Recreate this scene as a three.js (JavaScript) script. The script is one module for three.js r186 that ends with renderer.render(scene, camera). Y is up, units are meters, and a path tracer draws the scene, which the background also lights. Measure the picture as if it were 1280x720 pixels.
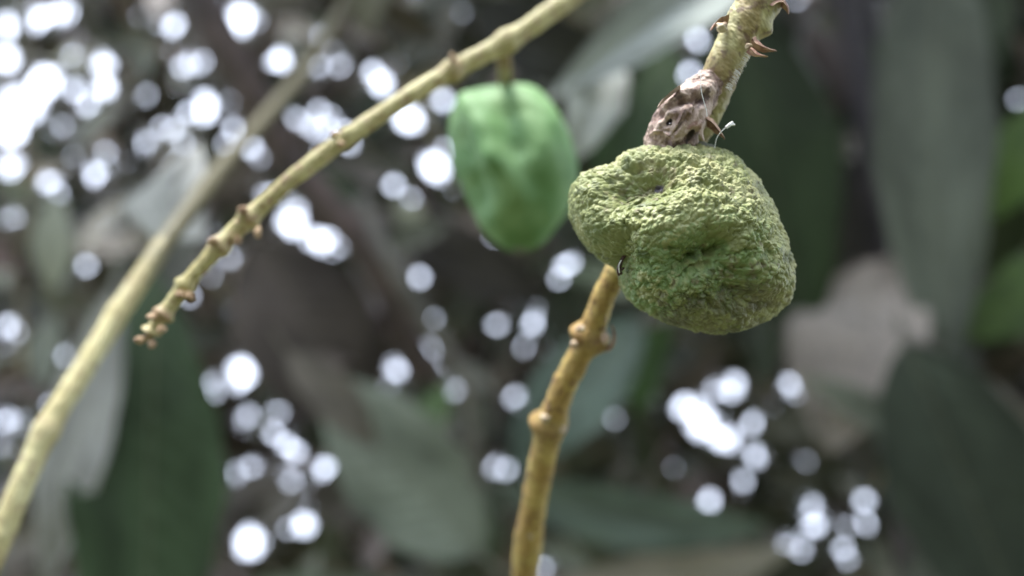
import * as THREE from 'three';
import { mergeGeometries } from 'three/addons/utils/BufferGeometryUtils.js';

// ---------------------------------------------------------------- camera, sky, sun, exposure
const PITCH = THREE.MathUtils.degToRad(26), FOV = 40, EYE = new THREE.Vector3(0, 1.5, 0);
const scene = new THREE.Scene();
const camera = new THREE.PerspectiveCamera(FOV, 16 / 9, 0.01, 400);
camera.position.copy(EYE);
camera.rotation.set(PITCH, 0, 0);
camera.focus = 0.1475;
camera.userData.fStop = (camera.getFocalLength() * 1e-3) / 0.0055;      // an opening 5.5 mm wide
scene.add(camera);

const renderer = new THREE.WebGLRenderer({ antialias: true });
renderer.toneMapping = THREE.LinearToneMapping;
renderer.toneMappingExposure = 4.8;
renderer.shadowMap.enabled = true;

{ // a bright, evenly overcast sky, a little brighter towards the zenith
  const W = 256, H = 128, data = new Float32Array(W * H * 4);
  for (let y = 0; y < H; y++) for (let x = 0; x < W; x++) {
    const up = ((y + 0.5) / H - 0.5) * Math.PI, s = Math.max(0, Math.sin(up)), k = (1 + 0.7 * s) * 0.8, i = (y * W + x) * 4;
    data[i] = 0.87 * k; data[i + 1] = 0.96 * k; data[i + 2] = 1.18 * k; data[i + 3] = 1;
  }
  const t = new THREE.DataTexture(data, W, H, THREE.RGBAFormat, THREE.FloatType);
  t.mapping = THREE.EquirectangularReflectionMapping; t.magFilter = THREE.LinearFilter; t.needsUpdate = true;
  scene.background = t; scene.environment = t;
}
const sun = new THREE.DirectionalLight(new THREE.Color(1, 0.96, 0.88), 1.5);
sun.position.set(-0.7, 4.6, 0.9); sun.target.position.set(0, 1.5, -0.3);
sun.castShadow = true; sun.shadow.radius = 24; sun.shadow.mapSize.set(2048, 2048);
Object.assign(sun.shadow.camera, { left: -3, right: 3, top: 3, bottom: -3, near: 0.1, far: 12 });
scene.add(sun, sun.target);

// ---------------------------------------------------------------- helpers
let seed = 20240611;
const rnd = () => { seed = (seed + 0x6d2b79f5) | 0; let t = Math.imul(seed ^ (seed >>> 15), 1 | seed); t = (t + Math.imul(t ^ (t >>> 7), 61 | t)) ^ t; return ((t ^ (t >>> 14)) >>> 0) / 4294967296; };
const rr = (a, b) => a + (b - a) * rnd();
const { clamp, lerp, smoothstep } = THREE.MathUtils;
const V = (x, y, z) => new THREE.Vector3(x, y, z);
const RIGHT = V(1, 0, 0), UPV = V(0, Math.cos(PITCH), Math.sin(PITCH)), FWD = V(0, Math.sin(PITCH), -Math.cos(PITCH));
const TAN = Math.tan(THREE.MathUtils.degToRad(FOV / 2));
const mpp = (d) => (2 * d * TAN) / 720;                          // metres per photo pixel at a depth
const at = (x, y, d) => EYE.clone().addScaledVector(FWD, d).addScaledVector(RIGHT, (x - 640) * mpp(d)).addScaledVector(UPV, (360 - y) * mpp(d));

const hash = (x, y, z) => { let h = Math.imul(x, 374761393) ^ Math.imul(y, 668265263) ^ Math.imul(z, 2147483647 - 974711); h = Math.imul(h ^ (h >>> 13), 1274126177); h = Math.imul(h ^ (h >>> 16), 2246822519); return ((h ^ (h >>> 15)) >>> 0) / 4294967296; };
function noise(x, y, z) {                                          // value noise, -1..1
  const ix = Math.floor(x), iy = Math.floor(y), iz = Math.floor(z), q = (t) => t * t * t * (t * (t * 6 - 15) + 10);
  const u = q(x - ix), v = q(y - iy), w = q(z - iz), c = (a, b, d) => hash(ix + a, iy + b, iz + d);
  return 2 * lerp(lerp(lerp(c(0, 0, 0), c(1, 0, 0), u), lerp(c(0, 1, 0), c(1, 1, 0), u), v), lerp(lerp(c(0, 0, 1), c(1, 0, 1), u), lerp(c(0, 1, 1), c(1, 1, 1), u), v), w) - 1;
}
const fbm = (x, y, z, n = 3) => { let s = 0, a = 0.5; for (let i = 0; i < n; i++, a *= 0.5) { s += a * noise(x, y, z); x = x * 2.03 + 17.1; y = y * 2.03 - 9.7; z = z * 2.03 + 4.3; } return s; };
function worley(x, y, z) {                                         // distance to the nearest scattered point
  const ix = Math.floor(x), iy = Math.floor(y), iz = Math.floor(z); let best = 9;
  for (let a = -1; a < 2; a++) for (let b = -1; b < 2; b++) for (let c = -1; c < 2; c++) {
    const X = ix + a, Y = iy + b, Z = iz + c, dx = X + hash(X, Y, Z) - x, dy = Y + hash(X + 91, Y, Z + 7) - y, dz = Z + hash(X, Y + 53, Z - 31) - z, d = dx * dx + dy * dy + dz * dz;
    if (d < best) best = d;
  }
  return Math.sqrt(best);
}
const mixc = (a, b, t) => [lerp(a[0], b[0], t), lerp(a[1], b[1], t), lerp(a[2], b[2], t)];

const counts = {};
const numbered = (n) => { const k = counts[n] = (counts[n] ?? -1) + 1; return k ? `${n}_${String(k).padStart(3, '0')}` : n; };
function thing(name, base, label, category, group, kind) {
  const o = new THREE.Group(); o.name = numbered(name); o.position.copy(base); scene.add(o);
  o.userData = { label, category }; if (group) o.userData.group = group; if (kind) o.userData.kind = kind;
  return o;
}
function part(name, geo, mat, parent, label) {
  const m = new THREE.Mesh(geo, mat); m.name = name; m.castShadow = m.receiveShadow = true; parent.add(m);
  if (label) m.userData.label = label;
  return m;
}
const M = {
  skin: new THREE.MeshPhysicalMaterial({ vertexColors: true, roughness: 0.5, specularIntensity: 0.6, sheen: 0.3, sheenColor: new THREE.Color(0.75, 0.8, 0.5), sheenRoughness: 0.5 }),
  smoothSkin: new THREE.MeshPhysicalMaterial({ vertexColors: true, roughness: 0.6, specularIntensity: 0.5 }),
  bark: new THREE.MeshStandardMaterial({ vertexColors: true, roughness: 0.62 }),
  dry: new THREE.MeshPhysicalMaterial({ vertexColors: true, roughness: 0.75 }),
  leaf: new THREE.MeshPhysicalMaterial({ vertexColors: true, roughness: 0.55, specularIntensity: 0.3 }),
  thinLeaf: new THREE.MeshPhysicalMaterial({ vertexColors: true, roughness: 0.85, transmission: 0.4, thickness: 0 }),
  hair: new THREE.MeshStandardMaterial({ color: new THREE.Color(0.7, 0.7, 0.66), roughness: 0.5 }),
  dark: new THREE.MeshStandardMaterial({ color: new THREE.Color(0.05, 0.02, 0.015), roughness: 0.4 }),
  resin: new THREE.MeshPhysicalMaterial({ color: new THREE.Color(0.1, 0.08, 0.07), roughness: 0.15, clearcoat: 1 }),
};

// A stem through photo points [x, y, depth, radius in pixels]; swell(s, angle, p) adds metres to the radius, paint(s, angle, p) gives its colour
function stemGeo(pts, base, { n = 32, m = 160, swell = () => 0, paint }) {
  const c = new THREE.CatmullRomCurve3(pts.map((p) => at(p[0], p[1], p[2])), false, 'centripetal');
  const rad = pts.map((p) => p[3] * mpp(p[2])), K = pts.length - 1, pos = [], col = [], idx = [];
  let side = V(0, 0, 0).crossVectors(c.getTangent(0), FWD).normalize();
  const radius = (t) => { const f = clamp(t, 0, 1) * K, i = Math.min(K - 1, Math.floor(f)); return lerp(rad[i], rad[i + 1], smoothstep(f - i, 0, 1)); };
  for (let j = 0; j <= m; j++) {
    const t = j / m, p = c.getPoint(t), tan = c.getTangent(t);
    side.addScaledVector(tan, -side.dot(tan)).normalize();
    const out = V(0, 0, 0).crossVectors(tan, side).normalize();
    for (let i = 0; i <= n; i++) {
      const a = ((i % n) / n) * Math.PI * 2, dir = side.clone().multiplyScalar(Math.cos(a)).addScaledVector(out, Math.sin(a)), r0 = radius(t), q = p.clone().addScaledVector(dir, r0);
      const r = Math.max(r0 * 0.2, r0 + swell(t, a, q));
      q.copy(p).addScaledVector(dir, r); pos.push(q.x - base.x, q.y - base.y, q.z - base.z); col.push(...paint(t, a, q));
    }
  }
  for (let j = 0; j < m; j++) for (let i = 0; i < n; i++) { const k = j * (n + 1) + i; idx.push(k, k + 1, k + n + 1, k + 1, k + n + 2, k + n + 1); }
  for (const [j, tt] of [[0, 0], [m, 1]]) {                         // rounded ends
    const k0 = pos.length / 3, p = c.getPoint(tt), tan = c.getTangent(tt).multiplyScalar(tt ? 1 : -1); p.addScaledVector(tan, radius(tt) * 0.5);
    pos.push(p.x - base.x, p.y - base.y, p.z - base.z); col.push(...paint(tt, 0, p));
    for (let i = 0; i < n; i++) { const k = j * (n + 1) + i; tt ? idx.push(k, k + 1, k0) : idx.push(k + 1, k, k0); }
  }
  return finish(pos, col, idx);
}
function finish(pos, col, idx) {
  const g = new THREE.BufferGeometry();
  g.setAttribute('position', new THREE.Float32BufferAttribute(pos, 3)); if (col) g.setAttribute('color', new THREE.Float32BufferAttribute(col, 3));
  g.setIndex(idx); g.computeVertexNormals(); return g;
}
// A lump: a sphere squashed to radii (metres) about a centre, turned, and roughened
function lump(center, radii, base, { turn = [0, 0, 0], rough = 0.1, freq = 900, det = 40, paint, shape }) {
  const s = new THREE.SphereGeometry(1, det, Math.round(det * 0.7)), p = s.attributes.position, col = [], e = new THREE.Euler(turn[0] + PITCH, turn[1], turn[2]), v = V(0, 0, 0);
  for (let i = 0; i < p.count; i++) {
    v.fromBufferAttribute(p, i); if (shape) shape(v);
    const k = 1 + rough * fbm(v.x * radii[0] * freq + center.x * 300, v.y * radii[1] * freq, v.z * radii[2] * freq + 3, 3) * 2;
    v.set(v.x * radii[0] * k, v.y * radii[1] * k, v.z * radii[2] * k).applyEuler(e).add(center);
    col.push(...paint(v)); p.setXYZ(i, v.x - base.x, v.y - base.y, v.z - base.z);
  }
  s.setAttribute('color', new THREE.Float32BufferAttribute(col, 3)); s.deleteAttribute('uv'); s.computeVertexNormals(); return s;
}

// the radius of an outline of photo points round its middle, as a function of the angle
function outlineRadius(points, mid) {
  const outline = points
    .map(([x, y]) => [Math.atan2(mid[1] - y, x - mid[0]), Math.hypot(x - mid[0], y - mid[1])]).sort((a, b) => a[0] - b[0]);
  const N = outline.length, TAB = new Float32Array(2048);
  for (let k = 0; k < 2048; k++) {
    const a = (k / 2048) * Math.PI * 2 - Math.PI; let i = 0; while (i < N && outline[i][0] <= a) i++;
    const P = (j) => { const m = ((j % N) + N) % N, w = Math.floor(j / N); return [outline[m][0] + w * Math.PI * 2, outline[m][1]]; };
    const [p0, p1, p2, p3] = [P(i - 2), P(i - 1), P(i), P(i + 1)], h = p2[0] - p1[0], t = (a - p1[0]) / h;
    const m1 = ((p2[1] - p0[1]) / (p2[0] - p0[0])) * h, m2 = ((p3[1] - p1[1]) / (p3[0] - p1[0])) * h, t2 = t * t, t3 = t2 * t;
    TAB[k] = (2 * t3 - 3 * t2 + 1) * p1[1] + (t3 - 2 * t2 + t) * m1 + (-2 * t3 + 3 * t2) * p2[1] + (t3 - t2) * m2;
  }
  return (a) => { const f = ((a + Math.PI) / (Math.PI * 2)) * 2048, i = Math.floor(f); return lerp(TAB[((i % 2048) + 2048) % 2048], TAB[(i + 1) % 2048], f - i); };
}

// ---------------------------------------------------------------- ground
{
  const g = new THREE.PlaneGeometry(300, 300, 60, 60); g.rotateX(-Math.PI / 2);
  const col = [], p = g.attributes.position;
  for (let i = 0; i < p.count; i++) { const k = 0.5 + fbm(p.getX(i) * 0.2, 3, p.getZ(i) * 0.2) * 0.8; col.push(...mixc([0.1, 0.085, 0.05], [0.07, 0.1, 0.035], clamp(k, 0, 1))); }
  g.setAttribute('color', new THREE.Float32BufferAttribute(col, 3));
  const m = new THREE.Mesh(g, new THREE.MeshStandardMaterial({ vertexColors: true, roughness: 1 })); m.name = 'ground'; m.receiveShadow = true;
  m.userData = { kind: 'structure', label: 'brown earth ground with thin grass under the tree', category: 'ground' }; scene.add(m);
}

// ---------------------------------------------------------------- the wrinkled fruit in focus
const FD = 0.1605, FC = [850, 300], fruitBase = at(FC[0], FC[1], FD);
{
  const S = mpp(FD);
  const R = outlineRadius([[783, 365], [776, 346], [770, 334], [756, 327], [737, 311], [718, 285], [711, 258], [715, 235], [735, 215], [765, 205], [780, 193], [800, 187], [850, 183], [880, 185], [920, 200], [945, 225], [962, 260], [975, 300], [987, 340], [985, 370], [970, 390], [945, 405], [905, 415], [870, 412], [835, 402], [805, 385]], FC);
  const seg = (x, y, ax, ay, bx, by) => { const dx = bx - ax, dy = by - ay, t = clamp(((x - ax) * dx + (y - ay) * dy) / (dx * dx + dy * dy), 0, 1); return [Math.hypot(x - ax - dx * t, y - ay - dy * t), t]; };
  const gauss = (d, w) => Math.exp(-(d * d) / (w * w));
  // depth in pixels of the folds and hollows over the front of the fruit
  function hollows(x, y) {
    let h = 0;
    let [d] = seg(x, y, 768, 243, 804, 230); h += 30 * gauss(d, 24);
    let t; [d, t] = seg(x, y, 766, 340, 772, 296); h += 15 * gauss(d, 9) * (1 - 0.75 * t);
    [d, t] = seg(x, y, 772, 296, 760, 256); h += 3 * gauss(d, 12);
    [d, t] = seg(x, y, 828, 335, 872, 314); h += 19 * gauss(d, 16);
    [d, t] = seg(x, y, 872, 314, 905, 360); h += 8 * gauss(d, 20);
    [d, t] = seg(x, y, 885, 372, 950, 384); h += 13 * gauss(d, 22);
    [d, t] = seg(x, y, 925, 205, 958, 300); h += 5 * gauss(d, 9) * (1 - 0.3 * t);
    [d, t] = seg(x, y, 800, 300, 790, 350); h -= 4 * gauss(d, 16);
    [d, t] = seg(x, y, 733, 240, 745, 290); h -= 7 * gauss(d, 18);
    [d, t] = seg(x, y, 790, 208, 840, 203); h -= 6 * gauss(d, 14);
    [d, t] = seg(x, y, 830, 265, 905, 280); h -= 7 * gauss(d, 25);
    return h;
  }
  const pos = [], col = [], idx = [], G = 300, key = new Map(), v = V(0, 0, 0), nrm = V(0, 0, 0);
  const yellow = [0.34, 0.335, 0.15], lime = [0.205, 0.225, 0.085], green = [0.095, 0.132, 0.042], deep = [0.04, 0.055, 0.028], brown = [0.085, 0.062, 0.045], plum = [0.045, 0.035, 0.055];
  function vertex(X, Y, Z) {
    const id = X + 1000 * (Y + 1000 * Z); if (key.has(id)) return key.get(id);
    const e = (k) => Math.tan(((k / G) * 2 - 1) * Math.PI / 4);
    v.set(e(X), e(Y), e(Z)).normalize();
    const a = Math.atan2(v.y, v.x), rho = Math.hypot(v.x, v.y), z = v.z, r = R(a), D = z > 0 ? 92 : 96;
    const front = smoothstep(z, -0.1, 0.35), k = Math.pow(rho, 0.93);
    let x = Math.cos(a) * r * k, y = Math.sin(a) * r * k, zz = D * Math.sign(z) * Math.pow(Math.abs(z), 0.95);
    nrm.set(x / (r * r), y / (r * r), zz / (D * D)).normalize();
    const sx = FC[0] + x, sy = FC[1] - y;
    let h = -hollows(sx, sy) * front;
    const cx = sx + 5 * noise(x * 0.06, y * 0.06, 3), cy = sy + 5 * noise(x * 0.06, y * 0.06, 8);
    for (const [a0, b0, a1, b1, w, k] of [[832, 334, 850, 322, 4, 8], [842, 343, 866, 330, 4, 8], [866, 320, 886, 310, 4, 8], [878, 332, 902, 346, 4, 6], [884, 362, 918, 374, 5, 3], [815, 315, 836, 322, 3.5, 5], [850, 372, 872, 384, 4, 6], [925, 300, 945, 330, 3.5, 4], [858, 240, 890, 252, 3, 3], [770, 262, 786, 256, 3.5, 6], [780, 214, 800, 210, 3.5, 5]]) h -= 1.1 * front * k * gauss(seg(cx, cy, a0, b0, a1, b1)[0], w);
    h += 4.5 * fbm(x * 0.022 + 3, y * 0.022, zz * 0.022, 3);
    const wx = 2.3 * noise(x * 0.085, y * 0.085, zz * 0.085 + 9), wy = 2.3 * noise(x * 0.085 + 31, y * 0.085, zz * 0.085), wz = 2.3 * noise(x * 0.085, y * 0.085 + 57, zz * 0.085);
    const qx = x + wx, qy = y + wy, qz = zz + wz;
    // knobbly skin: rounded lumps parted by narrow creases, lumps on lumps
    const calm = 0.62 + 0.38 * smoothstep(fbm(x * 0.015 + 8, y * 0.015 + 2, zz * 0.015, 2), -0.25, 0.3);
    const w1 = worley(qx / 14, qy / 14, qz / 14), w2 = worley(qx / 7.4 + 9, qy / 7.4, qz / 7.4), w3 = worley(qx / 3.9, qy / 3.9 + 5, qz / 3.9);
    const bil = Math.abs(noise(qx * 0.075 + 5, qy * 0.075, qz * 0.075)), bil2 = Math.abs(noise(qx * 0.15 + 5, qy * 0.15 + 3, qz * 0.15));
    h += (calm + 0.35 * gauss(Math.hypot(sx - 880, sy - 345), 90) * front) * 0.82 * (4.4 * (0.35 - w1 * w1) + 6.6 * (0.35 - w2 * w2) + 2.9 * (0.35 - w3 * w3) + 2.6 * (bil - 0.25) + 1.5 * (bil2 - 0.25));
    h += 0.35 * noise(x * 0.9, y * 0.9, zz * 0.9);
    x += nrm.x * h; y += nrm.y * h; zz += nrm.z * h;
    // colour: paler and yellower on the crown and right shoulder, green flanks, brown patches, a plum stain
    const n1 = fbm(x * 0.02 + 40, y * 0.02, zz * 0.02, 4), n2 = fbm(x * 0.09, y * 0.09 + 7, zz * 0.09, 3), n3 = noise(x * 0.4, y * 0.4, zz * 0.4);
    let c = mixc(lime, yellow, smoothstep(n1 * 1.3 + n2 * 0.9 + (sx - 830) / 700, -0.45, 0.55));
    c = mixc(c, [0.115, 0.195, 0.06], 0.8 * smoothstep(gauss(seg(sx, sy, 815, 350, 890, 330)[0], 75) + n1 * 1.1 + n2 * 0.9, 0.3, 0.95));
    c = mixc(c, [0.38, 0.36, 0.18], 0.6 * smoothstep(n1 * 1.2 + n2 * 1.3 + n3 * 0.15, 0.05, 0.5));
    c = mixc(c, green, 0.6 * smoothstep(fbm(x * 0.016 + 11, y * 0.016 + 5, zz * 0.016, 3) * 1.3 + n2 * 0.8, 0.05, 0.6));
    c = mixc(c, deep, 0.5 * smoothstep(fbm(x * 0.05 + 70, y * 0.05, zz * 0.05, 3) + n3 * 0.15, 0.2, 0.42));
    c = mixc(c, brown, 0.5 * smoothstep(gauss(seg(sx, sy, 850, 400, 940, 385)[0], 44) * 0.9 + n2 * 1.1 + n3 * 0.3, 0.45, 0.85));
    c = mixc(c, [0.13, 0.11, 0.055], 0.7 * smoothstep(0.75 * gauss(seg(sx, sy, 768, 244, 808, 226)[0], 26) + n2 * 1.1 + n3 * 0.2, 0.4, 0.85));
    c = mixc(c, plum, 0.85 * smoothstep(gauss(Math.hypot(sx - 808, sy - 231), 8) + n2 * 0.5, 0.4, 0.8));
    const g = 1 + 0.22 * n2 + 0.1 * n3;
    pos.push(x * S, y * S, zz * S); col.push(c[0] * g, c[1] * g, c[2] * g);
    const i = pos.length / 3 - 1; key.set(id, i); return i;
  }
  for (const [ax, flip] of [[0, 0], [0, 1], [1, 0], [1, 1], [2, 0], [2, 1]]) for (let i = 0; i < G; i++) for (let j = 0; j < G; j++) {
    const q = [[i, j], [i + 1, j], [i + 1, j + 1], [i, j + 1]].map(([s, t]) => { const w = [0, 0, 0]; w[ax] = flip ? G : 0; w[(ax + 1) % 3] = s; w[(ax + 2) % 3] = t; return vertex(...w); });
    flip ? idx.push(q[0], q[1], q[2], q[0], q[2], q[3]) : idx.push(q[0], q[2], q[1], q[0], q[3], q[2]);
  }
  const o = thing('wrinkled_fruit', fruitBase, 'shrivelled knobbly yellow-green fruit in sharp focus, hanging below the brown node', 'fruit');
  o.rotation.x = PITCH;
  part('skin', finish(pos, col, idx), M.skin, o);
  const L = (x, y, z) => V((x - FC[0]) * S, (FC[1] - y) * S, z * S);
  const tube = (pts, r, n = 40) => new THREE.TubeGeometry(new THREE.CatmullRomCurve3(pts.map((p) => L(...p))), n, r, 8);
  // dried flower remnant in the notch
  const stub = mergeGeometries([tube([[778, 318, 40], [771, 327, 44], [769, 338, 42], [771, 343, 38]], 0.00036), tube([[766, 333, 44], [769, 339, 46], [774, 336, 44]], 0.0002), tube([[769, 329, 45], [766, 340, 46], [768, 345, 44]], 0.00022)]);
  part('flower_remnant', stub, M.dark, o, 'dark dried flower remnant in the notch of the fruit');
  part('remnant_thread', tube([[768, 342, 47], [767, 333, 50], [770, 327, 49]], 0.00011), M.hair, o);
  part('filament', mergeGeometries([tube([[883, 192, 40], [885, 180, 44], [891, 172, 46], [899, 166, 47]], 0.00009), tube([[895, 169, 47], [899, 165.5, 47], [903, 163, 47]], 0.00032, 8), tube([[898, 168, 47], [901, 166, 48], [905, 166, 48]], 0.0002, 8)]), M.hair, o, 'thin white filament with a fluffy tip');
  const padPaint = () => [0.16, 0.17, 0.13];
  const pad = lump(V(0, 0, 0), [0.0042, 0.002, 0.004], V(0, 0, 0), { paint: padPaint, rough: 0.12, freq: 1500 }); pad.rotateX(-PITCH); pad.translate(...L(868, 192, 6).toArray());
  part('calyx_pad', pad, M.dry, o, 'grey woody pad where the fruit joins its stalk');
}

// ---------------------------------------------------------------- the stem that carries it
const streak = (q, f = 260) => fbm(q.x * f, q.y * f * 0.35, q.z * f, 3);
function yellowBark(nodes, tone) {
  return (t, a, q) => {
    const n = streak(q), n2 = fbm(q.x * 1600, q.y * 1600, q.z * 1600, 2);
    let c = mixc(tone[0], tone[1], smoothstep(n, -0.3, 0.35));
    for (const [s, w, amt] of nodes) c = mixc(c, tone[2], amt * Math.exp(-(((t - s) / w) ** 2)) * smoothstep(n2 + n, -0.4, 0.3));
    c = mixc(c, tone[2], 0.7 * smoothstep(fbm(q.x * 700 + 50, q.y * 700, q.z * 700, 3), 0.2, 0.36)); const g = 1 + 0.4 * n2; return [c[0] * g, c[1] * g, c[2] * g];
  };
}
function knuckles(list, amp) {                                      // swollen nodes round a stem: [s, width, size, angle]
  return (t, a, q) => {
    let r = 0.0004 * fbm(q.x * 700, q.y * 350, q.z * 700, 4) + 0.00016 * fbm(q.x * 2600, q.y * 2600, q.z * 2600, 2);
    for (const [s, w, k, ang] of list) { const g = Math.exp(-(((t - s) / w) ** 2)); r += amp * k * g * (ang === undefined ? 1 : 0.15 + Math.max(0, Math.cos(a - ang)) ** 3); }
    return r;
  };
}
// a curled scale left on a stem, from [x, y] to [x, y] at a depth
function bract(from, mid, to, d, w, base, paint) {
  const c = new THREE.QuadraticBezierCurve3(at(from[0], from[1], d), at(mid[0], mid[1], d - 0.001), at(to[0], to[1], d)), pos = [], col = [], idx = [], m = 20, n = 8;
  for (let side = 0; side < 2; side++) for (let j = 0; j <= m; j++) {
    const t = j / m, p = c.getPoint(t), tan = c.getTangent(t), out = V(0, 0, 0).crossVectors(tan, FWD).normalize(), ww = w * mpp(d) * Math.pow(1 - t, 0.6) * (1 + 0.15 * noise(t * 6, w, 1)) + 0.00008;
    for (let i = 0; i <= n; i++) {
      const u = (i / n) * 2 - 1, q = p.clone().addScaledVector(FWD, u * ww * 0.9 * 1.0).addScaledVector(out, (1 - u * u) * ww * 0.55 * (side ? 1 : 0.55) + 0.00015 * noise(q0(p, u, 1), 2, 3));
      pos.push(q.x - base.x, q.y - base.y, q.z - base.z); col.push(...paint(q));
    }
  }
  const K = (m + 1) * (n + 1);
  for (let j = 0; j < m; j++) for (let i = 0; i < n; i++) { const k = j * (n + 1) + i; idx.push(k, k + n + 1, k + 1, k + 1, k + n + 1, k + n + 2, K + k, K + k + 1, K + k + n + 1, K + k + 1, K + k + n + 2, K + k + n + 1); }
  for (let j = 0; j < m; j++) for (const i of [0, n]) { const k = j * (n + 1) + i, l = k + n + 1; i ? idx.push(k, l, K + k, l, K + l, K + k) : idx.push(k, K + k, l, l, K + k, K + l); }
  return finish(pos, col, idx);
}
const q0 = (p, u, k) => p.x * 900 * k + u * 3;
const scalePaint = (q) => { const n = fbm(q.x * 1300, q.y * 1300, q.z * 1300, 3); return mixc([0.2, 0.1, 0.07], [0.42, 0.28, 0.18], smoothstep(n, -0.3, 0.3)); };
{
  const base = at(955, -60, 0.156), o = thing('fruit_stem', base, 'yellow-brown knobbly stem running behind the wrinkled fruit', 'branch');
  const nodes = [[0.07, 0.02, 0.8], [0.27, 0.03, 0.5], [0.62, 0.03, 0.8], [0.745, 0.03, 0.8], [0.9, 0.03, 0.4]];
  const pts = [[985, -90, 0.156, 26.0], [955, -10, 0.156, 25.0], [926, 40, 0.157, 24.0], [905, 85, 0.158, 22.0], [886, 135, 0.161, 19.0], [864, 180, 0.166, 16.0], [826, 245, 0.174, 15.0], [788, 310, 0.178, 13.8], [757, 365, 0.181, 14.6], [737, 420, 0.185, 15.5], [706, 480, 0.19, 15.5], [689, 530, 0.196, 16.3], [673, 600, 0.205, 16.3], [660, 680, 0.215, 15.5], [650, 780, 0.235, 15.5]];
  const N = pts.length - 1, S = (i) => i / N;
  part('stem', stemGeo(pts, base, {
    n: 72, m: 900,
    swell: knuckles([[S(1.2), 0.02, 0.6], [S(1.7), 0.014, 1.3, 0.2], [S(2.9), 0.02, 0.5, 2.6], [S(9), 0.012, 0.8], [S(9.05), 0.012, 1.5, 0.4], [S(9.0), 0.012, 1.2, 3.3], [S(11), 0.014, 0.9], [S(11), 0.012, 1.6, 3.1], [S(13), 0.02, 0.6]], 0.0009),
    paint: (() => {
      const f = yellowBark([[S(1), 0.018, 0.8], [S(3.4), 0.03, 0.55], [S(9), 0.015, 0.75], [S(11), 0.015, 0.75]], [[0.28, 0.22, 0.09], [0.38, 0.35, 0.165], [0.13, 0.075, 0.055]]);
      return (t, a, q) => { const c = f(t, a, q), k = smoothstep(t, S(6), S(8)); return mixc(c, [c[0] * 1.02, c[1] * 0.82, c[2] * 0.5], k); };
    })(),
  }), M.bark, o);
  // scales and knobs of the upper stem
  const B = (f, m, t, d, w, label) => part('bract', bract(f, m, t, d, w, base, scalePaint), M.dry, o, label);
  B([936, 52], [950, 66], [971, 64], 0.1535, 15); B([962, 12], [979, -4], [985, 18], 0.1535, 14); B([935, 62], [944, 72], [960, 71], 0.152, 8);
  B([876, 148], [890, 158], [906, 174], 0.155, 16); B([908, 22], [892, 24], [888, 38], 0.154, 13); B([760, 440], [775, 425], [764, 405], 0.183, 7);
  const paleKnob = (q) => { const n = fbm(q.x * 1000, q.y * 1000, q.z * 1000, 3); return mixc([0.3, 0.2, 0.13], [0.5, 0.42, 0.27], smoothstep(n, -0.3, 0.3)); };
  for (const [x, y, d, rx, ry] of [[902, 34, 0.152, 12, 9], [936, 58, 0.153, 7, 6], [725, 411, 0.18, 9, 8], [757, 424, 0.181, 8, 12], [717, 430, 0.182, 7, 7], [682, 522, 0.192, 11, 9], [703, 538, 0.193, 7, 10], [662, 668, 0.21, 10, 8]])
    part('knob', lump(at(x, y, d), [rx * 0.65 * mpp(d), ry * 0.65 * mpp(d), 6 * mpp(d)], base, { paint: paleKnob, rough: 0.3, freq: 1200, det: 24 }), M.dry, o);
  // short hairs along the shaded edge of the upper stem
  const hairs = []; for (let k = 0; k < 60; k++) { const t = rnd(), x = lerp(937, 909, t) + rr(-1, 1), y = lerp(62, 112, t), d = 0.155 + rr(-0.002, 0.002), L = rr(2, 6.5); hairs.push(new THREE.TubeGeometry(new THREE.QuadraticBezierCurve3(at(x - 3, y - 1, d), at(x + L * 0.5, y + 1, d), at(x + L * 0.8, y + rr(2, 6), d)), 5, 0.000032, 5)); }
  const hg = mergeGeometries(hairs); hg.translate(-base.x, -base.y, -base.z); part('hair', hg, M.hair, o);
  const th = new THREE.TubeGeometry(new THREE.CatmullRomCurve3([[876, 92], [876, 108], [878, 120], [883, 138], [884, 146]].map(([x, y]) => at(x, y, 0.15))), 40, 0.00007, 6); th.translate(-base.x, -base.y, -base.z);
  part('thread', th, M.hair, o, 'fine pale thread hanging over the node');
}
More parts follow.
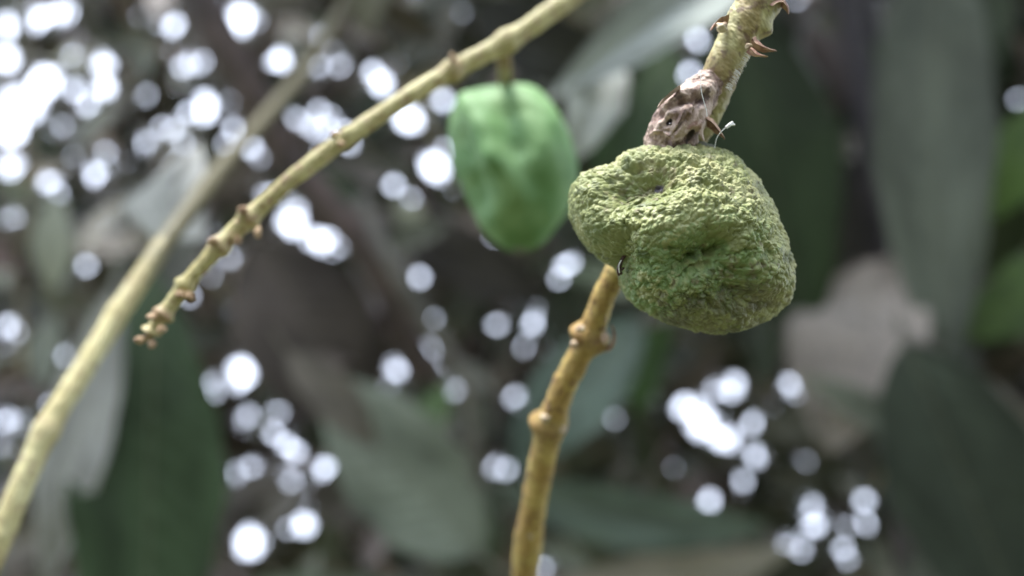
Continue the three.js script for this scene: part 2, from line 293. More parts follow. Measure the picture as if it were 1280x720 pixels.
{ // the scarred brown knuckle between stem and fruit
  const base = at(842, 150, 0.152), o = thing('woody_node', base, 'gnarled pinkish-brown scarred node between the stem and the wrinkled fruit', 'branch node');
  const paint = (q) => { const n = fbm(q.x * 420, q.y * 420, q.z * 420, 4), n2 = fbm(q.x * 1500, q.y * 1500, q.z * 1500, 3); let c = mixc([0.2, 0.13, 0.1], [0.42, 0.32, 0.255], smoothstep(n, -0.35, 0.1)); c = mixc(c, [0.09, 0.055, 0.05], 0.6 * smoothstep(n2 - n * 0.5, 0.2, 0.5)); return c; };
  const p = mpp(0.153);
  const pts = [[890, 100, 0.1575, 19], [873, 120, 0.157, 24], [856, 140, 0.1565, 28], [843, 160, 0.157, 31], [838, 185, 0.159, 33], [838, 215, 0.161, 32]];
  // ridges, hollows and scars of the burl: [x, y, half width, half height, turn, height in pixels]
  const RELIEF = [[864, 115, 24, 7, 0.25, 7], [860, 127, 22, 4, 0.25, -6], [830, 131, 12, 9, 0, 6], [858, 139, 20, 10, 0.1, 7], [836, 153, 6, 4, 0.9, -8], [838, 143, 13, 4, 0, 4], [862, 170, 9, 3.4, 1.0, -11], [874, 156, 9, 8, 0, 7], [846, 165, 5, 9, -0.5, 4], [822, 160, 7, 12, 0, 3], [850, 150, 3, 14, -0.4, 6], [832, 142, 10, 3, 0.5, -6], [872, 130, 4, 14, -0.5, -5], [846, 124, 14, 3, 0.6, 4], [812, 150, 4, 10, -0.5, -5], [848, 158, 2, 14, -0.6, -6], [828, 165, 10, 2, 0.2, -4], [866, 142, 2.5, 12, -0.35, -6], [842, 133, 12, 2, 0.5, -4]];
  const photo = (q) => { const r = q.clone().sub(EYE), z = r.dot(FWD); return [640 + r.dot(RIGHT) / mpp(z), 360 - r.dot(UPV) / mpp(z), z]; };
  const bump = ([x, y], [cx, cy, a, b, w]) => { const dx = x - cx, dy = y - cy, u = (dx * Math.cos(w) - dy * Math.sin(w)) / a, v = (dx * Math.sin(w) + dy * Math.cos(w)) / b; return Math.exp(-(u * u + v * v)); };
  const ring = ([x, y], q) => { const r = Math.hypot((x - 824) / 17, (y - 177) / 12) + 0.12 * noise(q.x * 350, q.y * 350, 4); return [Math.exp(-(((r - 1) / 0.15) ** 2)), r]; };
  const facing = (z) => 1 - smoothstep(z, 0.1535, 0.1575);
  part('burl', stemGeo(pts, base, {
    n: 260, m: 260,
    paint: (t, a, q) => {
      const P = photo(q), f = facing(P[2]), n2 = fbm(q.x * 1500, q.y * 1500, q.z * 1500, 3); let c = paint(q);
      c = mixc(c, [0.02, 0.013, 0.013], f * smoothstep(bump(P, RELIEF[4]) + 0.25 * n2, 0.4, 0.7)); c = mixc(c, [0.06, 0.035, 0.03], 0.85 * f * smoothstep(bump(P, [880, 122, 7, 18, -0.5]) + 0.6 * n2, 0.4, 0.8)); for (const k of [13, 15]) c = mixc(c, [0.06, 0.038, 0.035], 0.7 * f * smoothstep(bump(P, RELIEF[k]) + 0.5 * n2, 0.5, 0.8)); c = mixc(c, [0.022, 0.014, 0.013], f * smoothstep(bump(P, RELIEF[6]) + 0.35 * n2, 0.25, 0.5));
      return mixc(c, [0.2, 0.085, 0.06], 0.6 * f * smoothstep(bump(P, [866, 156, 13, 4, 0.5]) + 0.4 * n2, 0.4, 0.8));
    },
    swell: (t, a, q) => {
      const P = photo(q), f = facing(P[2]), s = mpp(0.153); let h = 0.0007 * fbm(q.x * 420, q.y * 420, q.z * 420, 3) + 0.0003 * fbm(q.x * 1500, q.y * 1500, q.z * 1500, 3);
      for (const k of RELIEF) h += f * s * k[5] * bump(P, k);
      const [g, r] = ring(P, q); return h + f * s * (4.2 * g - 2.5 * (1 - smoothstep(r, 0.6, 0.9)));
    },
  }), M.dry, o);
  part('bead', lump(at(838, 155, 0.1518), [2 * p, 1.7 * p, 1.8 * p], base, { paint: () => [1, 1, 1], rough: 0.05, det: 20 }), M.resin, o, 'shiny bead in the dark pit');
  for (const [f, m, t, w] of [[[848, 108], [832, 118], [822, 134], 9], [[878, 150], [872, 166], [880, 176], 8]]) part('bark_scale', bract(f, m, t, 0.1525, w, base, paint), M.dry, o);
}

// ---------------------------------------------------------------- the second branch, its smooth fruit, the third branch
{
  const base = at(735, -40, 0.205), o = thing('yellow_branch', base, 'blurred yellow knobbly branch slanting down left from the top to a broken reddish tip', 'branch');
  const pts = [[790, -60, 0.2333, 13.2], [735, -20, 0.2256, 13.2], [690, 14, 0.2201, 12.8], [640, 48, 0.2157, 12.3], [570, 86, 0.2102, 11.4], [515, 118, 0.2058, 11.0], [440, 168, 0.2003, 10.6], [395, 200, 0.1970, 10.6], [350, 237, 0.1937, 10.1], [310, 274, 0.1915, 10.6], [275, 308, 0.1893, 10.1], [240, 346, 0.1882, 9.2], [213, 382, 0.1871, 8.8], [192, 410, 0.1860, 7.5], [184, 424, 0.1860, 4.4]];
  const N = pts.length - 1, S = (i) => i / N, tone = [[0.28, 0.24, 0.09], [0.38, 0.34, 0.15], [0.2, 0.1, 0.06]];
  part('stem', stemGeo(pts, base, {
    n: 48, m: 520, swell: knuckles([[S(3.1), 0.012, 1], [S(4.1), 0.01, 0.9], [S(6.1), 0.01, 0.8, 2], [S(9), 0.012, 1.1], [S(10), 0.012, 1.1], [S(11.3), 0.011, 0.9], [S(12.4), 0.012, 1.2], [S(13.3), 0.014, 1.3]], 0.00085),
    paint: yellowBark([[S(4.1), 0.01, 0.5], [S(9), 0.014, 0.4], [S(10), 0.014, 0.5], [S(12.4), 0.02, 0.7], [S(14), 0.05, 1]], tone),
  }), M.bark, o);
  const paint = (q) => mixc([0.22, 0.13, 0.07], [0.42, 0.3, 0.17], 0.5 + fbm(q.x * 800, q.y * 800, q.z * 800) * 1.2);
  for (const [x, y, d, rx, ry] of [[566, 72, 0.2069, 7, 9], [426, 180, 0.1970, 7, 6], [417, 168, 0.1981, 8, 5], [303, 262, 0.1882, 9, 8], [322, 291, 0.1893, 7, 10], [266, 301, 0.1860, 9, 7], [297, 300, 0.1882, 7, 9], [225, 368, 0.1849, 9, 7], [237, 370, 0.1860, 8, 8], [202, 412, 0.1838, 8, 8], [176, 425, 0.1849, 9, 8], [190, 430, 0.1849, 7, 9], [190, 396, 0.1838, 10, 6]])
    part('bud_scale', lump(at(x, y, d), [rx * 0.65 * mpp(d), ry * 0.7 * mpp(d), 6 * mpp(d)], base, { paint, rough: 0.35, freq: 1100, det: 20 }), M.dry, o);
}
{
  const D = 0.262, c = [641, 208], S = mpp(D), base = at(c[0], c[1], D), o = thing('smooth_green_fruit', base, 'smooth dented green fruit, blurred, hanging from the yellow branch', 'fruit');
  o.rotation.x = PITCH;
  const g = new THREE.SphereGeometry(1, 140, 110), p = g.attributes.position, col = [], v = V(0, 0, 0), R2 = outlineRadius([[590, 116], [628, 108], [668, 109], [692, 130], [708, 165], [720, 212], [712, 262], [690, 292], [664, 311], [636, 310], [606, 290], [582, 248], [566, 200], [560, 158], [568, 130]], c), gs = (x, y, a, b, w) => Math.exp(-((x - a) ** 2 + (y - b) ** 2) / (w * w));
  for (let i = 0; i < p.count; i++) {
    v.fromBufferAttribute(p, i);
    const an = Math.atan2(v.y, v.x), r2 = R2(an) * Math.pow(Math.hypot(v.x, v.y), 0.93);
    let x = Math.cos(an) * r2, y = Math.sin(an) * r2, z = v.z * 70;
    const front = smoothstep(v.z, -0.1, 0.4); let h = 6 * fbm(v.x * 1.6 + 4, v.y * 1.6, v.z * 1.6, 3);
    // one broad slanting fold down the face, a long dent left of it and a shallower one right of it
    const ln = (ax, ay, bx, by, w) => { const dx = bx - ax, dy = by - ay, t = clamp(((x - ax) * dx + (y - ay) * dy) / (dx * dx + dy * dy), 0, 1), d = Math.hypot(x - ax - dx * t, y - ay - dy * t) / w; return Math.exp(-d * d); };
    h += 0.75 * front * (11 * ln(-58, 78, -20, -2, 15) + 13 * ln(-20, -2, 8, -42, 16) + 8 * ln(48, 40, 30, 0, 22) - 15 * ln(-62, 28, -40, -52, 15) - 11 * ln(0, 58, 6, 10, 18) - 8 * ln(30, -40, 6, -78, 20));
    x += v.x * h; y += v.y * h; z += v.z * h; p.setXYZ(i, x * S, y * S, z * S);
    const n = fbm(x * 0.03, y * 0.03, z * 0.03, 3); col.push(...mixc([0.1, 0.2, 0.068], [0.17, 0.29, 0.12], smoothstep(n, -0.4, 0.4)));
  }
  g.setAttribute('color', new THREE.Float32BufferAttribute(col, 3)); g.deleteAttribute('uv'); g.computeVertexNormals();
  part('skin', g, M.smoothSkin, o);
  const st = stemGeo([[628, 56, 0.228, 10], [630, 76, 0.236, 9.5], [631, 92, 0.256, 8.5], [632, 103, 0.27, 8]], V(0, 0, 0), { n: 24, m: 30, paint: (t, a, q) => mixc([0.2, 0.13, 0.06], [0.33, 0.25, 0.1], 0.5 + streak(q)) });
  st.translate(-base.x, -base.y, -base.z); st.rotateX(-PITCH); part('stalk', st, M.bark, o);
  part('blossom_end', lump(V(7 * S, -104 * S, 8 * S), [7 * S, 6 * S, 7 * S], V(0, 0, 0), { paint: () => [0.16, 0.17, 0.12], rough: 0.2, det: 16, turn: [-PITCH, 0, 0] }), M.dry, o);
}
{
  const base = at(0, 680, 0.23), o = thing('pale_branch', base, 'thick straw-coloured branch rising from the lower left corner, blurred', 'branch');
  const pts = [[-60, 810, 0.215, 14.8], [-12, 700, 0.22, 14.8], [30, 600, 0.227, 14.1], [62, 530, 0.234, 13.3], [100, 468, 0.243, 13.3], [150, 388, 0.257, 12.6], [200, 312, 0.275, 11.8], [240, 258, 0.31, 11.1], [292, 192, 0.42, 9.6], [345, 132, 0.55, 8.9], [400, 62, 0.68, 8.1], [450, -30, 0.8, 7.4]];
  part('stem', stemGeo(pts, base, { n: 40, m: 300, swell: knuckles([[0.26, 0.02, 0.8], [0.45, 0.02, 0.7, 1], [0.66, 0.02, 0.9]], 0.001), paint: (() => { const f = yellowBark([[0.26, 0.02, 0.3]], [[0.36, 0.31, 0.14], [0.47, 0.43, 0.22], [0.2, 0.13, 0.07]]); return (t, a, q) => mixc(f(t, a, q), [0.075, 0.066, 0.03], smoothstep(t + 0.1 * streak(q), 0.42, 0.6)); })() }), M.bark, o);  // upper part darkened in its colour, standing in for shade
}

// ---------------------------------------------------------------- the large leaves one can tell apart
// base and tip as [x, y, depth]; w is the full width in pixels, roll turns the blade about its midrib, bend arches it, cup folds its halves
function leaf(label, b, t, w, color, { roll = 0, bend = 0.1, cup = 0.15, thin = false, kind = 'lance', petiole = 30, group = 'large leaves hanging round the two fruits' } = {}) {
  const FAR = b[2] > 0.35 ? 1.95 : 1.4; b = [b[0], b[1], b[2] * FAR]; t = [t[0], t[1], t[2] * FAR];
  const B = at(...b), T = at(...t), o = thing('leaf', B, label, 'leaf', group), ax = T.clone().sub(B), len = ax.length(); ax.normalize();
  const dm = (b[2] + t[2]) / 2, W = (w / 2) * mpp(dm), eye = EYE.clone().sub(B.clone().lerp(T, 0.5)).normalize();
  let nn = eye.addScaledVector(ax, -eye.dot(ax)).normalize().applyAxisAngle(ax, THREE.MathUtils.degToRad(roll)); const sd = V(0, 0, 0).crossVectors(ax, nn).normalize();
  const prof = kind === 'tri' ? (s) => Math.min(1, s / 0.12) * (1 - s) ** 0.9 * 1.1 : kind === 'lance' ? (s) => Math.pow(Math.sin(Math.PI * Math.pow(s, 0.85)), 0.75) : (s) => Math.pow(Math.sin(Math.PI * Math.pow(s, 1.35)), 0.62);
  const sd0 = hash(Math.round(b[0]), Math.round(t[1]), 5) * 50, n = 24, m = 60, pos = [], col = [], idx = [], spine = (s) => V(0, 0, 0).addScaledVector(ax, s * len).addScaledVector(nn, bend * len * Math.sin(Math.PI * s) + 0.03 * len * noise(s * 2 + sd0, 1, 1));
  for (let side = 0; side < 2; side++) for (let j = 0; j <= m; j++) {
    const s = j / m, c = spine(s), ww = W * Math.max(0.015, prof(clamp(s, 0.001, 0.999))) * (1 + 0.05 * noise(s * 9 + sd0, 3, 1));
    for (let i = 0; i <= n; i++) {
      const u = (i / n) * 2 - 1, vein = Math.sin((s * 13 + Math.abs(u) * -2.2) * Math.PI * 2);
      const q = c.clone().addScaledVector(sd, u * ww).addScaledVector(nn, Math.abs(u) * ww * cup + 0.012 * len * noise(s * 5 + sd0, u * 2, 7) * Math.abs(u) + W * 0.012 * vein * (1 - u * u) - side * 0.0004);
      pos.push(q.x, q.y, q.z);
      const k = fbm(s * 4 + sd0, u * 2, 2, 3), f = fbm(s * 26 + sd0, u * 12, 9, 2), cc = 1 + 0.65 * k + 0.3 * f; col.push(color[0] * cc, color[1] * cc, color[2] * cc);
    }
  }
  const K = (m + 1) * (n + 1);
  for (let j = 0; j < m; j++) for (let i = 0; i < n; i++) { const k = j * (n + 1) + i; idx.push(k, k + 1, k + n + 1, k + 1, k + n + 2, k + n + 1); if (!thin) idx.push(K + k, K + k + n + 1, K + k + 1, K + k + 1, K + k + n + 1, K + k + n + 2); }
  part('blade', finish(pos, col, idx), thin ? M.thinLeaf : M.leaf, o);
  const rib = mixc(color, [0.3, 0.28, 0.18], 0.2), rp = []; for (let j = 0; j <= 16; j++) rp.push(spine(j / 16));
  const paintAll = (g, c) => { g.setAttribute('color', new THREE.Float32BufferAttribute(new Array(g.attributes.position.count).fill(c).flat(), 3)); return g; };
  part('midrib', paintAll(new THREE.TubeGeometry(new THREE.CatmullRomCurve3(rp), 40, Math.min(0.0011, W * 0.035), 8), rib), M.leaf, o);
  const pl = petiole * mpp(b[2]), pc = new THREE.CatmullRomCurve3([rp[1], rp[0], rp[0].clone().addScaledVector(ax, -pl * 0.5).addScaledVector(UPV, pl * 0.08), rp[0].clone().addScaledVector(ax, -pl).addScaledVector(UPV, pl * 0.3)]);
  part('petiole', paintAll(new THREE.TubeGeometry(pc, 24, Math.min(0.0016, W * 0.055), 8), rib), M.bark, o);
  return o;
}
const DK = [0.033, 0.052, 0.024], MID = [0.06, 0.085, 0.05], GREY = [0.13, 0.15, 0.12], PALE = [0.3, 0.31, 0.29], BEIGE = [0.25, 0.222, 0.19], BR = [0.07, 0.058, 0.048], LIME = [0.1, 0.18, 0.03];  // sky sheen is put into the pale grey colours of the leaves below
leaf('leaf with pale sky sheen painted on, arching down left behind the top of the fruit stem', [960, -50, 0.34], [686, 128, 0.32], 84, [0.26, 0.28, 0.25], { bend: 0.14, roll: 15, cup: 0.3 });
leaf('small leaf tip with bright sheen painted in grey, hanging between the two fruits', [762, 62, 0.33], [712, 204, 0.32], 74, [0.4, 0.415, 0.385], { bend: 0.12, roll: -10, cup: 0.25, petiole: 12 });
leaf('broad dark green leaf hanging at the lower left beside the straw-coloured branch', [192, 335, 0.4], [182, 830, 0.36], 172, DK, { kind: 'obov', bend: 0.05 });
leaf('narrow pale grey leaf edge just behind the straw-coloured branch at the lower left', [142, 360, 0.36], [58, 730, 0.36], 80, [0.3, 0.3, 0.275], { bend: 0.05, roll: 10 });
leaf('grey-green leaf with a clear midrib low in the middle, left of the stem', [600, 690, 0.46], [408, 472, 0.48], 146, [0.155, 0.175, 0.13], { kind: 'lance', bend: 0.06, roll: -12, petiole: 80 });
leaf('soft grey-green leaf directly behind the lower part of the fruit stem', [800, 400, 0.5], [640, 590, 0.5], 105, [0.085, 0.115, 0.09], { roll: 10 });
leaf('beige dry leaf curled to the lower right of the wrinkled fruit', [1112, 322, 0.5], [1035, 565, 0.48], 158, BEIGE, { kind: 'lance', bend: 0.1, roll: 14, thin: false });
leaf('big dark leaf filling the lower right corner', [1130, 430, 0.4], [1290, 830, 0.38], 190, [0.037, 0.046, 0.031], { bend: 0.04, roll: -20, kind: 'lance' });
leaf('thin grey strip painted as the lit edge of the big dark leaf at right', [1130, 420, 0.45], [1330, 545, 0.42], 44, [0.17, 0.155, 0.145], { roll: 20 });  // added strip, its paler grey stands in for light along the leaf edge
leaf('long deep green leaf behind the right shoulder of the wrinkled fruit', [915, 10, 0.52], [1010, 430, 0.5], 165, [0.026, 0.04, 0.018], { bend: 0.05 });
leaf('tall dull grey-green leaf hanging vertically in the upper right', [1165, -70, 0.5], [1185, 470, 0.46], 140, [0.1, 0.112, 0.085], { bend: 0.06, roll: 12 });
leaf('bright green leaf at the right edge, the upper of two', [1330, 130, 0.5], [1222, 285, 0.48], 84, LIME, { thin: true });
leaf('bright green leaf at the right edge, the lower of two', [1340, 330, 0.5], [1205, 425, 0.48], 90, [0.08, 0.14, 0.028], { thin: true });
leaf('pale leaf peeping over the bottom edge left of the stem', [300, 740, 0.42], [620, 748, 0.42], 104, [0.2, 0.24, 0.2], { roll: 35, bend: 0.08 });
leaf('greyish green leaf lying level at the bottom right of the stem', [640, 610, 0.5], [960, 655, 0.48], 80, [0.1, 0.13, 0.1], { roll: 25 });
leaf('beige leaf lying along the bottom edge right of the stem', [690, 730, 0.42], [1000, 690, 0.44], 70, [0.23, 0.21, 0.17], { roll: 30 });
leaf('dull brownish leaf in deep shade between the two slanting branches', [322, 300, 0.55], [462, 545, 0.55], 165, BR, { bend: 0.06 });
leaf('fresh green leaf hanging just below the wrinkled fruit', [822, 370, 0.55], [795, 520, 0.55], 54, [0.06, 0.125, 0.03], { thin: true });
leaf('dark slate leaf above the smooth green fruit', [590, 10, 0.5], [800, 95, 0.48], 96, [0.05, 0.05, 0.05], { roll: 20 });
leaf('dark green leaf between the smooth fruit and the fruit stem', [830, 40, 0.52], [745, 260, 0.5], 100, [0.04, 0.066, 0.03], {});
leaf('small grey leaf standing across the straw-coloured branch at left', [196, 300, 0.29], [250, 178, 0.31], 104, [0.36, 0.36, 0.335], { bend: 0.05, kind: 'tri', petiole: 10 });
leaf('faint brown-grey leaf tucked under the smooth green fruit', [500, 275, 0.6], [690, 375, 0.6], 84, [0.065, 0.058, 0.056], { roll: 15 });
leaf('shaded leaf beside the grey limb at upper right', [1010, 20, 0.7], [1060, 200, 0.68], 46, [0.2, 0.2, 0.19], { roll: 15 });
leaf('small pale leaf with light put into its colour at upper right', [1145, 60, 0.7], [1085, 150, 0.68], 50, [0.26, 0.25, 0.23], { roll: -10 });  // brightness comes from the pale colour, painted in place of sky sheen

leaf('brown-green leaf crossing the top of the dark leaf at the lower left', [250, 300, 0.44], [110, 440, 0.42], 70, [0.085, 0.085, 0.068], { roll: 15 });
leaf('dull leaf leaning over the left edge of the dark leaf near the bottom', [40, 560, 0.42], [140, 740, 0.4], 62, [0.075, 0.09, 0.068], { roll: -15 });
leaf('shaded brown leaf under the grey-green leaf with the clear midrib', [390, 640, 0.5], [560, 560, 0.52], 96, [0.085, 0.075, 0.06], {});
leaf('dim leaf crossing behind the beige dry leaf', [960, 540, 0.56], [1150, 470, 0.55], 70, [0.095, 0.095, 0.075], { roll: 10 });
leaf('dark leaf hanging before the tall dull leaf at upper right', [1240, -20, 0.52], [1212, 190, 0.5], 84, [0.04, 0.055, 0.03], { roll: 20 });
leaf('dim grey leaf crossing low over the dark leaf at lower right', [1300, 600, 0.4], [1120, 745, 0.42], 64, [0.062, 0.068, 0.052], { roll: 20 });
leaf('brownish leaf in shade right of the wrinkled fruit', [1090, 190, 0.56], [1020, 370, 0.55], 74, [0.065, 0.06, 0.05], { roll: -10 });

leaf('dim green leaf crossing the lower half of the beige dry leaf', [1150, 560, 0.46], [1000, 470, 0.47], 46, [0.09, 0.1, 0.07], { roll: 20 });
leaf('dull brown leaf leaning over the top left edge of the grey-green midrib leaf', [360, 440, 0.42], [470, 560, 0.43], 58, [0.1, 0.088, 0.068], { roll: -15 });
leaf('fresh green leaf low in the shade left of the fruit stem', [560, 480, 0.5], [500, 620, 0.48], 50, [0.06, 0.1, 0.035], { roll: 20 });

// ---------------------------------------------------------------- dark limbs of the tree behind
for (const [label, pts, tone] of [
  ['dark purplish limb rising behind the upper right leaves', [[1150, 760, 1.0, 22], [1120, 520, 1.0, 22], [1112, 300, 1.02, 24], [1085, 120, 1.05, 24], [1060, -80, 1.1, 24]], [0.05, 0.042, 0.045]],
  ['dark brown limb crossing the upper left behind the straw-coloured branch', [[230, -60, 0.95, 26], [270, 40, 0.95, 26], [310, 110, 0.96, 24], [360, 200, 0.98, 22], [470, 330, 1.0, 20], [530, 470, 1.05, 18]], [0.07, 0.048, 0.042]],
  ['thin grey twig slanting down between the two fruits', [[450, 250, 0.8, 9], [490, 330, 0.8, 10], [530, 400, 0.82, 10], [580, 480, 0.85, 9], [600, 620, 0.9, 9]], [0.13, 0.12, 0.105]],
]) {
  const base = at(...pts[0].slice(0, 3)), o = thing('limb', base, label, 'limb');
  part('bark', stemGeo(pts, base, { n: 20, m: 80, swell: (t, a, q) => 0.002 * fbm(q.x * 90, q.y * 90, q.z * 90), paint: (t, a, q) => { const k = 1 + fbm(q.x * 60, q.y * 30, q.z * 60) * 1.1; return tone.map((c) => c * k); } }), M.bark, o);
}

{ // the tangle of thin bare twigs in the depth of the crown
  const geos = [], c = [];
  for (let k = 0; k < 170; k++) {
    const x = rr(-350, 1630), y = rr(-300, 900), d = rr(1.2, 2.4), a = rr(0.5, 2.6), L = rr(120, 360), pts = [];
    for (let j = 0; j < 5; j++) pts.push(at(x + Math.cos(a) * L * (j - 2) * 0.5 + rr(-9, 9), y + Math.sin(a) * L * (j - 2) * 0.5 + rr(-9, 9), d + j * rr(-0.04, 0.04)));
    const g = new THREE.TubeGeometry(new THREE.CatmullRomCurve3(pts), 24, rr(0.0015, 0.005), 7), t = [[0.14, 0.11, 0.09], [0.24, 0.21, 0.17], [0.09, 0.055, 0.05], [0.2, 0.17, 0.09]][Math.floor(rnd() * 4)];
    g.setAttribute('color', new THREE.Float32BufferAttribute(new Array(g.attributes.position.count).fill(t).flat(), 3)); geos.push(g);
  }
  const m = new THREE.Mesh(mergeGeometries(geos), M.bark); m.name = 'background_twigs'; m.castShadow = m.receiveShadow = true;
  m.userData = { label: 'tangle of thin bare twigs blurred in the depth of the tree', category: 'twigs', kind: 'stuff' }; scene.add(m);
}

// ---------------------------------------------------------------- the mass of foliage behind, with the gaps through which the sky shows
// gaps: [x, y, half width, half height] in photo pixels
const GAPS = [
  [300, 27, 13, 14], [350, 76, 9, 8], [218, 34, 10, 8], [253, 77, 9, 7], [258, 135, 8, 17], [218, 164, 5, 5], [183, 177, 4, 4], [121, 217, 8, 7], [63, 230, 7, 6], [130, 82, 8, 10], [132, 110, 8, 10], [110, 133, 5, 5], [398, 80, 4, 4],
  [372, 150, 10, 8], [392, 160, 7, 7], [338, 190, 9, 6], [366, 280, 13, 10], [395, 303, 14, 10], [318, 333, 5, 5], [135, 192, 3, 3], [10, 207, 6, 6], [15, 272, 6, 6], [430, 165, 5, 5], [428, 268, 8, 8],
  [30, 130, 26, 26], [55, 105, 18, 16], [12, 160, 16, 20], [45, 25, 12, 10], [80, 18, 10, 9], [8, 35, 8, 14], [8, 75, 12, 12], [90, 70, 4, 4], [80, 160, 5, 5],
  [478, 105, 10, 8], [496, 82, 5, 5], [512, 150, 12, 11], [553, 127, 9, 9], [545, 208, 14, 12], [493, 233, 8, 8], [455, 215, 3, 3], [525, 345, 4, 4], [470, 92, 4, 4], [410, 145, 4, 4], [555, 190, 8, 8],
  [305, 465, 13, 13], [298, 480, 8, 8], [265, 545, 7, 7], [310, 520, 6, 6], [345, 545, 5, 5], [370, 565, 10, 9], [408, 588, 11, 11], [433, 628, 13, 12], [312, 680, 16, 17], [380, 655, 11, 15], [363, 600, 4, 4], [262, 520, 3, 3], [12, 408, 4, 4], [35, 425, 3, 3], [10, 528, 4, 4], [5, 560, 5, 5],
  [540, 400, 6, 6], [545, 432, 11, 10], [562, 450, 9, 8], [497, 463, 8, 7], [567, 488, 6, 6], [665, 404, 9, 10], [655, 437, 4, 4], [772, 522, 5, 6], [617, 585, 6, 5], [632, 588, 4, 4], [651, 580, 3, 3], [718, 630, 10, 10], [718, 655, 10, 9], [678, 707, 5, 5],
  [860, 510, 13, 11], [880, 530, 14, 11], [905, 550, 12, 10], [937, 530, 8, 8], [927, 602, 6, 6], [887, 626, 6, 6], [985, 480, 7, 6], [875, 455, 3, 3], [910, 432, 5, 4], [1016, 655, 7, 7], [985, 680, 6, 5], [1002, 688, 4, 4], [1078, 625, 6, 6], [1108, 598, 5, 5], [1125, 628, 11, 10], [1147, 622, 5, 6], [1140, 660, 6, 5], [1125, 697, 3, 3],
  [1148, 317, 6, 6], [873, 50, 6, 6], [862, 92, 6, 6], [1279, 340, 5, 6], [915, 490, 3, 3], [1170, 690, 3, 3], [700, 350, 3, 3], [640, 380, 3, 3],
];
{
  const X0 = -420, X1 = 1700, Y0 = -420, Y1 = 1000, C = 3, GW = Math.ceil((X1 - X0) / C), GH = Math.ceil((Y1 - Y0) / C);
  const gap = new Uint8Array(GW * GH), cover = new Uint8Array(GW * GH);
  const gaps = GAPS.map(([x, y, a, b]) => { const k = a >= 12 || (x < 95 && y < 200 && a > 9) ? 0.8 : rr(0.4, 0.72); return [x, y, a * k, b * k]; });
  for (const [n, x0, x1, y0, y1, r] of [[60, 0, 440, 0, 470, 2.4], [26, 380, 720, 40, 660, 2], [16, 0, 90, 380, 640, 1.8], [22, 240, 470, 440, 710, 2.4], [14, 860, 1180, 430, 700, 2.6], [16, 820, 1200, 420, 710, 2], [6, 1000, 1280, 0, 360, 1.6]]) for (let k = 0; k < n; k++) gaps.push([rr(x0, x1), rr(y0, y1), rr(0.4, r), rr(0.4, r)]);
  for (let k = 0; k < 150; k++) { const x = rr(X0, X1), y = rr(Y0, Y1); if (x > -30 && x < 1310 && y > -30 && y < 750) continue; gaps.push([x, y, rr(4, 14), rr(4, 14)]); }
  for (const [x, y, a, b] of gaps) for (let j = Math.floor((y - b - Y0) / C); j <= (y + b - Y0) / C; j++) for (let i = Math.floor((x - a - X0) / C); i <= (x + a - X0) / C; i++) {
    if (i < 0 || j < 0 || i >= GW || j >= GH) continue;
    const u = (X0 + (i + 0.5) * C - x) / (a + 0.3), v = (Y0 + (j + 0.5) * C - y) / (b + 0.3); if (u * u + v * v <= 1 || (Math.abs(u * a) < 1.5 && Math.abs(v * b) < 1.5)) gap[j * GW + i] = 1;
  }
  const shape = (() => { const pos = [], idx = [], m = 7; for (let j = 0; j <= m; j++) { const s = j / m, w = 0.2 * Math.pow(Math.sin(Math.PI * clamp(s * 0.96 + 0.02, 0, 1)), 0.8); for (const u of [-1, -0.5, 0, 0.5, 1]) pos.push(u * w, s - 0.5, Math.abs(u) * w * 0.3 - 0.12 * (s - 0.5) ** 2 * 2); } for (let j = 0; j < m; j++) for (let i = 0; i < 4; i++) { const k = j * 5 + i; idx.push(k, k + 1, k + 5, k + 1, k + 6, k + 5); } return finish(pos, null, idx); })();
  const SUNWARD = sun.position.clone().sub(sun.target.position);
  const list = [], mat = new THREE.Matrix4(), q = new THREE.Quaternion(), e = new THREE.Euler(), p = V(0, 0, 0), f = V(0, 0, 0), SP = [];
  for (let j = 0; j <= 26; j++) { const s = j / 26, w = 0.2 * Math.pow(Math.sin(Math.PI * clamp(s * 0.96 + 0.02, 0, 1)), 0.8); for (let i = -5; i <= 5; i++) SP.push([(i / 5) * w, s - 0.5]); }
  const cells = [];
  function attempt(cx, cy, d, size, off, steep) {                 // a leaf somewhere over (cx, cy); null when it would close a gap
    e.set(rr(-0.6, 0.6) + PITCH * 0.6 - steep, rr(-0.7, 0.7), rr(-Math.PI, Math.PI)); e.order = 'XYZ'; q.setFromEuler(e);
    const h = size / mpp(d), c = at(cx + rr(-off, off) * h, cy + rr(-off, off) * h, d);
    mat.compose(c, q, V(size, size, size)); cells.length = 0;
    for (const [u, s] of SP) {
      p.set(u, s, 0).applyMatrix4(mat).sub(EYE); const z = p.dot(FWD); if (z < 0.2) return false;
      const x = 640 + p.dot(RIGHT) / mpp(z), y = 360 - p.dot(UPV) / mpp(z), i = Math.floor((x - X0) / C), j = Math.floor((y - Y0) / C);
      if (i < 0 || j < 0 || i >= GW || j >= GH) continue;
      if (gap[j * GW + i]) return false; cells.push(j * GW + i);
    }
    return true;
  }
  function tint(x, y) {                                           // leaf colour by region: green, dry, and pale with sky glow painted in
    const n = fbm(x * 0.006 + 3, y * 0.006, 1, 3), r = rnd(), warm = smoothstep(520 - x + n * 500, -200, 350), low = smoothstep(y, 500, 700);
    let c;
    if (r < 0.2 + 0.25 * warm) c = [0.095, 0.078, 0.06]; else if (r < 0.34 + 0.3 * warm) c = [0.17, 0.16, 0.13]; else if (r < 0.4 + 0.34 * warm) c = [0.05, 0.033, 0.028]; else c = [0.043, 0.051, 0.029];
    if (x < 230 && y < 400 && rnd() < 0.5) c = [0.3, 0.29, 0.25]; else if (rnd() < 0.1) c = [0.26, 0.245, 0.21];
    if (x > 880 && y < 330 && rnd() < 0.5) c = [0.035, 0.045, 0.027];
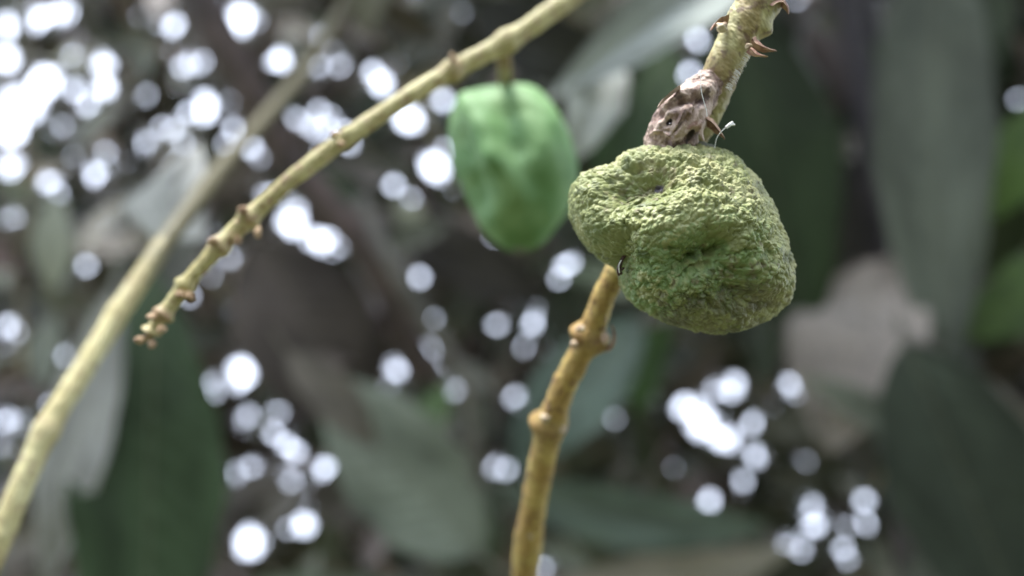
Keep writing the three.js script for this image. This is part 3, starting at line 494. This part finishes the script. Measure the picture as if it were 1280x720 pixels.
    const k = rr(0.5, 1.7); return c.map((a) => a * k * rr(0.9, 1.1));
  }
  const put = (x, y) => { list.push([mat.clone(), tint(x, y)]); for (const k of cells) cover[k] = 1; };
  // twice: first loose sprays nearer by, then whatever is still open is closed further back
  for (let k = 0; k < 1500; k++) { const x = rr(X0, X1), y = rr(Y0, Y1), d = rr(1.0, 1.7); if (attempt(x, y, d, rr(0.07, 0.15), 0, rr(-0.3, 0.5))) put(x, y); }
  const order = []; for (let k = 0; k < GW * GH; k++) order.push(k); for (let k = order.length - 1; k > 0; k--) { const j = Math.floor(rnd() * (k + 1)); [order[k], order[j]] = [order[j], order[k]]; }
  for (const size of [[0.1, 0.17], [0.06, 0.1], [0.035, 0.06], [0.02, 0.035]]) for (const k of order) {
    if (cover[k] || gap[k]) continue;
    const x = X0 + ((k % GW) + 0.5) * C, y = Y0 + (Math.floor(k / GW) + 0.5) * C;
    for (let a = 0; a < 7; a++) if (attempt(x, y, rr(1.3, 2.6), rr(...size), 0.12, rr(-0.4, 0.5))) { put(x, y); break; }
  }
  for (let k = 0; k < 5000; k++) { const x = rr(X0, X1), y = rr(Y0, Y1), d = rr(2, 3.2); if (attempt(x, y, d, rr(0.09, 0.17), 0, rr(-0.3, 0.5))) put(x, y); }
  // unseen crown added overhead and around, to cut the sky light on the fruits
  for (let k = 0; k < 14000; k++) {
    const a = rr(-Math.PI, Math.PI), r = rr(0.3, 3.4), y = rr(2.35, 3.6);
    const c = V(Math.cos(a) * r, y, Math.sin(a) * r + 0.5); p.copy(c).sub(EYE); const z = p.dot(FWD);
    if (p.angleTo(SUNWARD) < 0.62) continue;                      // opening shaped in the added crown to let top light through
    if (z > 0 && Math.abs(p.dot(UPV)) < z * TAN * 1.9 && Math.abs(p.dot(RIGHT)) < z * TAN * 16 / 9 * 1.5) continue;
    e.set(-Math.PI / 2 + rr(-0.7, 0.7), rr(-0.6, 0.6), rr(-Math.PI, Math.PI)); q.setFromEuler(e); const s = rr(0.1, 0.18); mat.compose(c, q, V(s, s, s)); list.push([mat.clone(), tint(900, 200)]);
  }
  for (let k = 0; k < 3600; k++) {                                // unseen leaf wall added behind the camera to cut frontal fill
    const a = rr(0.05, Math.PI - 0.05), r = rr(1.8, 3.6); e.set(rr(-0.6, 0.6), Math.PI / 2 - a + rr(-0.7, 0.7), rr(-Math.PI, Math.PI)); q.setFromEuler(e);
    const s = rr(0.1, 0.19); mat.compose(V(Math.cos(a) * r, rr(0.15, 2.7), Math.sin(a) * r), q, V(s, s, s)); list.push([mat.clone(), tint(900, 200)]);
  }
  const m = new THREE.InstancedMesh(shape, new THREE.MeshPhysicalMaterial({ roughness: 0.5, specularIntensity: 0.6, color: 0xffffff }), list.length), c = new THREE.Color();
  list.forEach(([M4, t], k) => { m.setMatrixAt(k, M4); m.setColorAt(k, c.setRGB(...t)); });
  m.name = 'background_foliage'; m.castShadow = m.receiveShadow = true;
  m.userData = { label: 'dense out-of-focus foliage with small bright sky gaps behind the fruits, and unseen leaves added overhead and behind the camera', category: 'foliage', kind: 'stuff' };
  scene.add(m); console.log('leaves', list.length);
}
renderer.render(scene, camera);
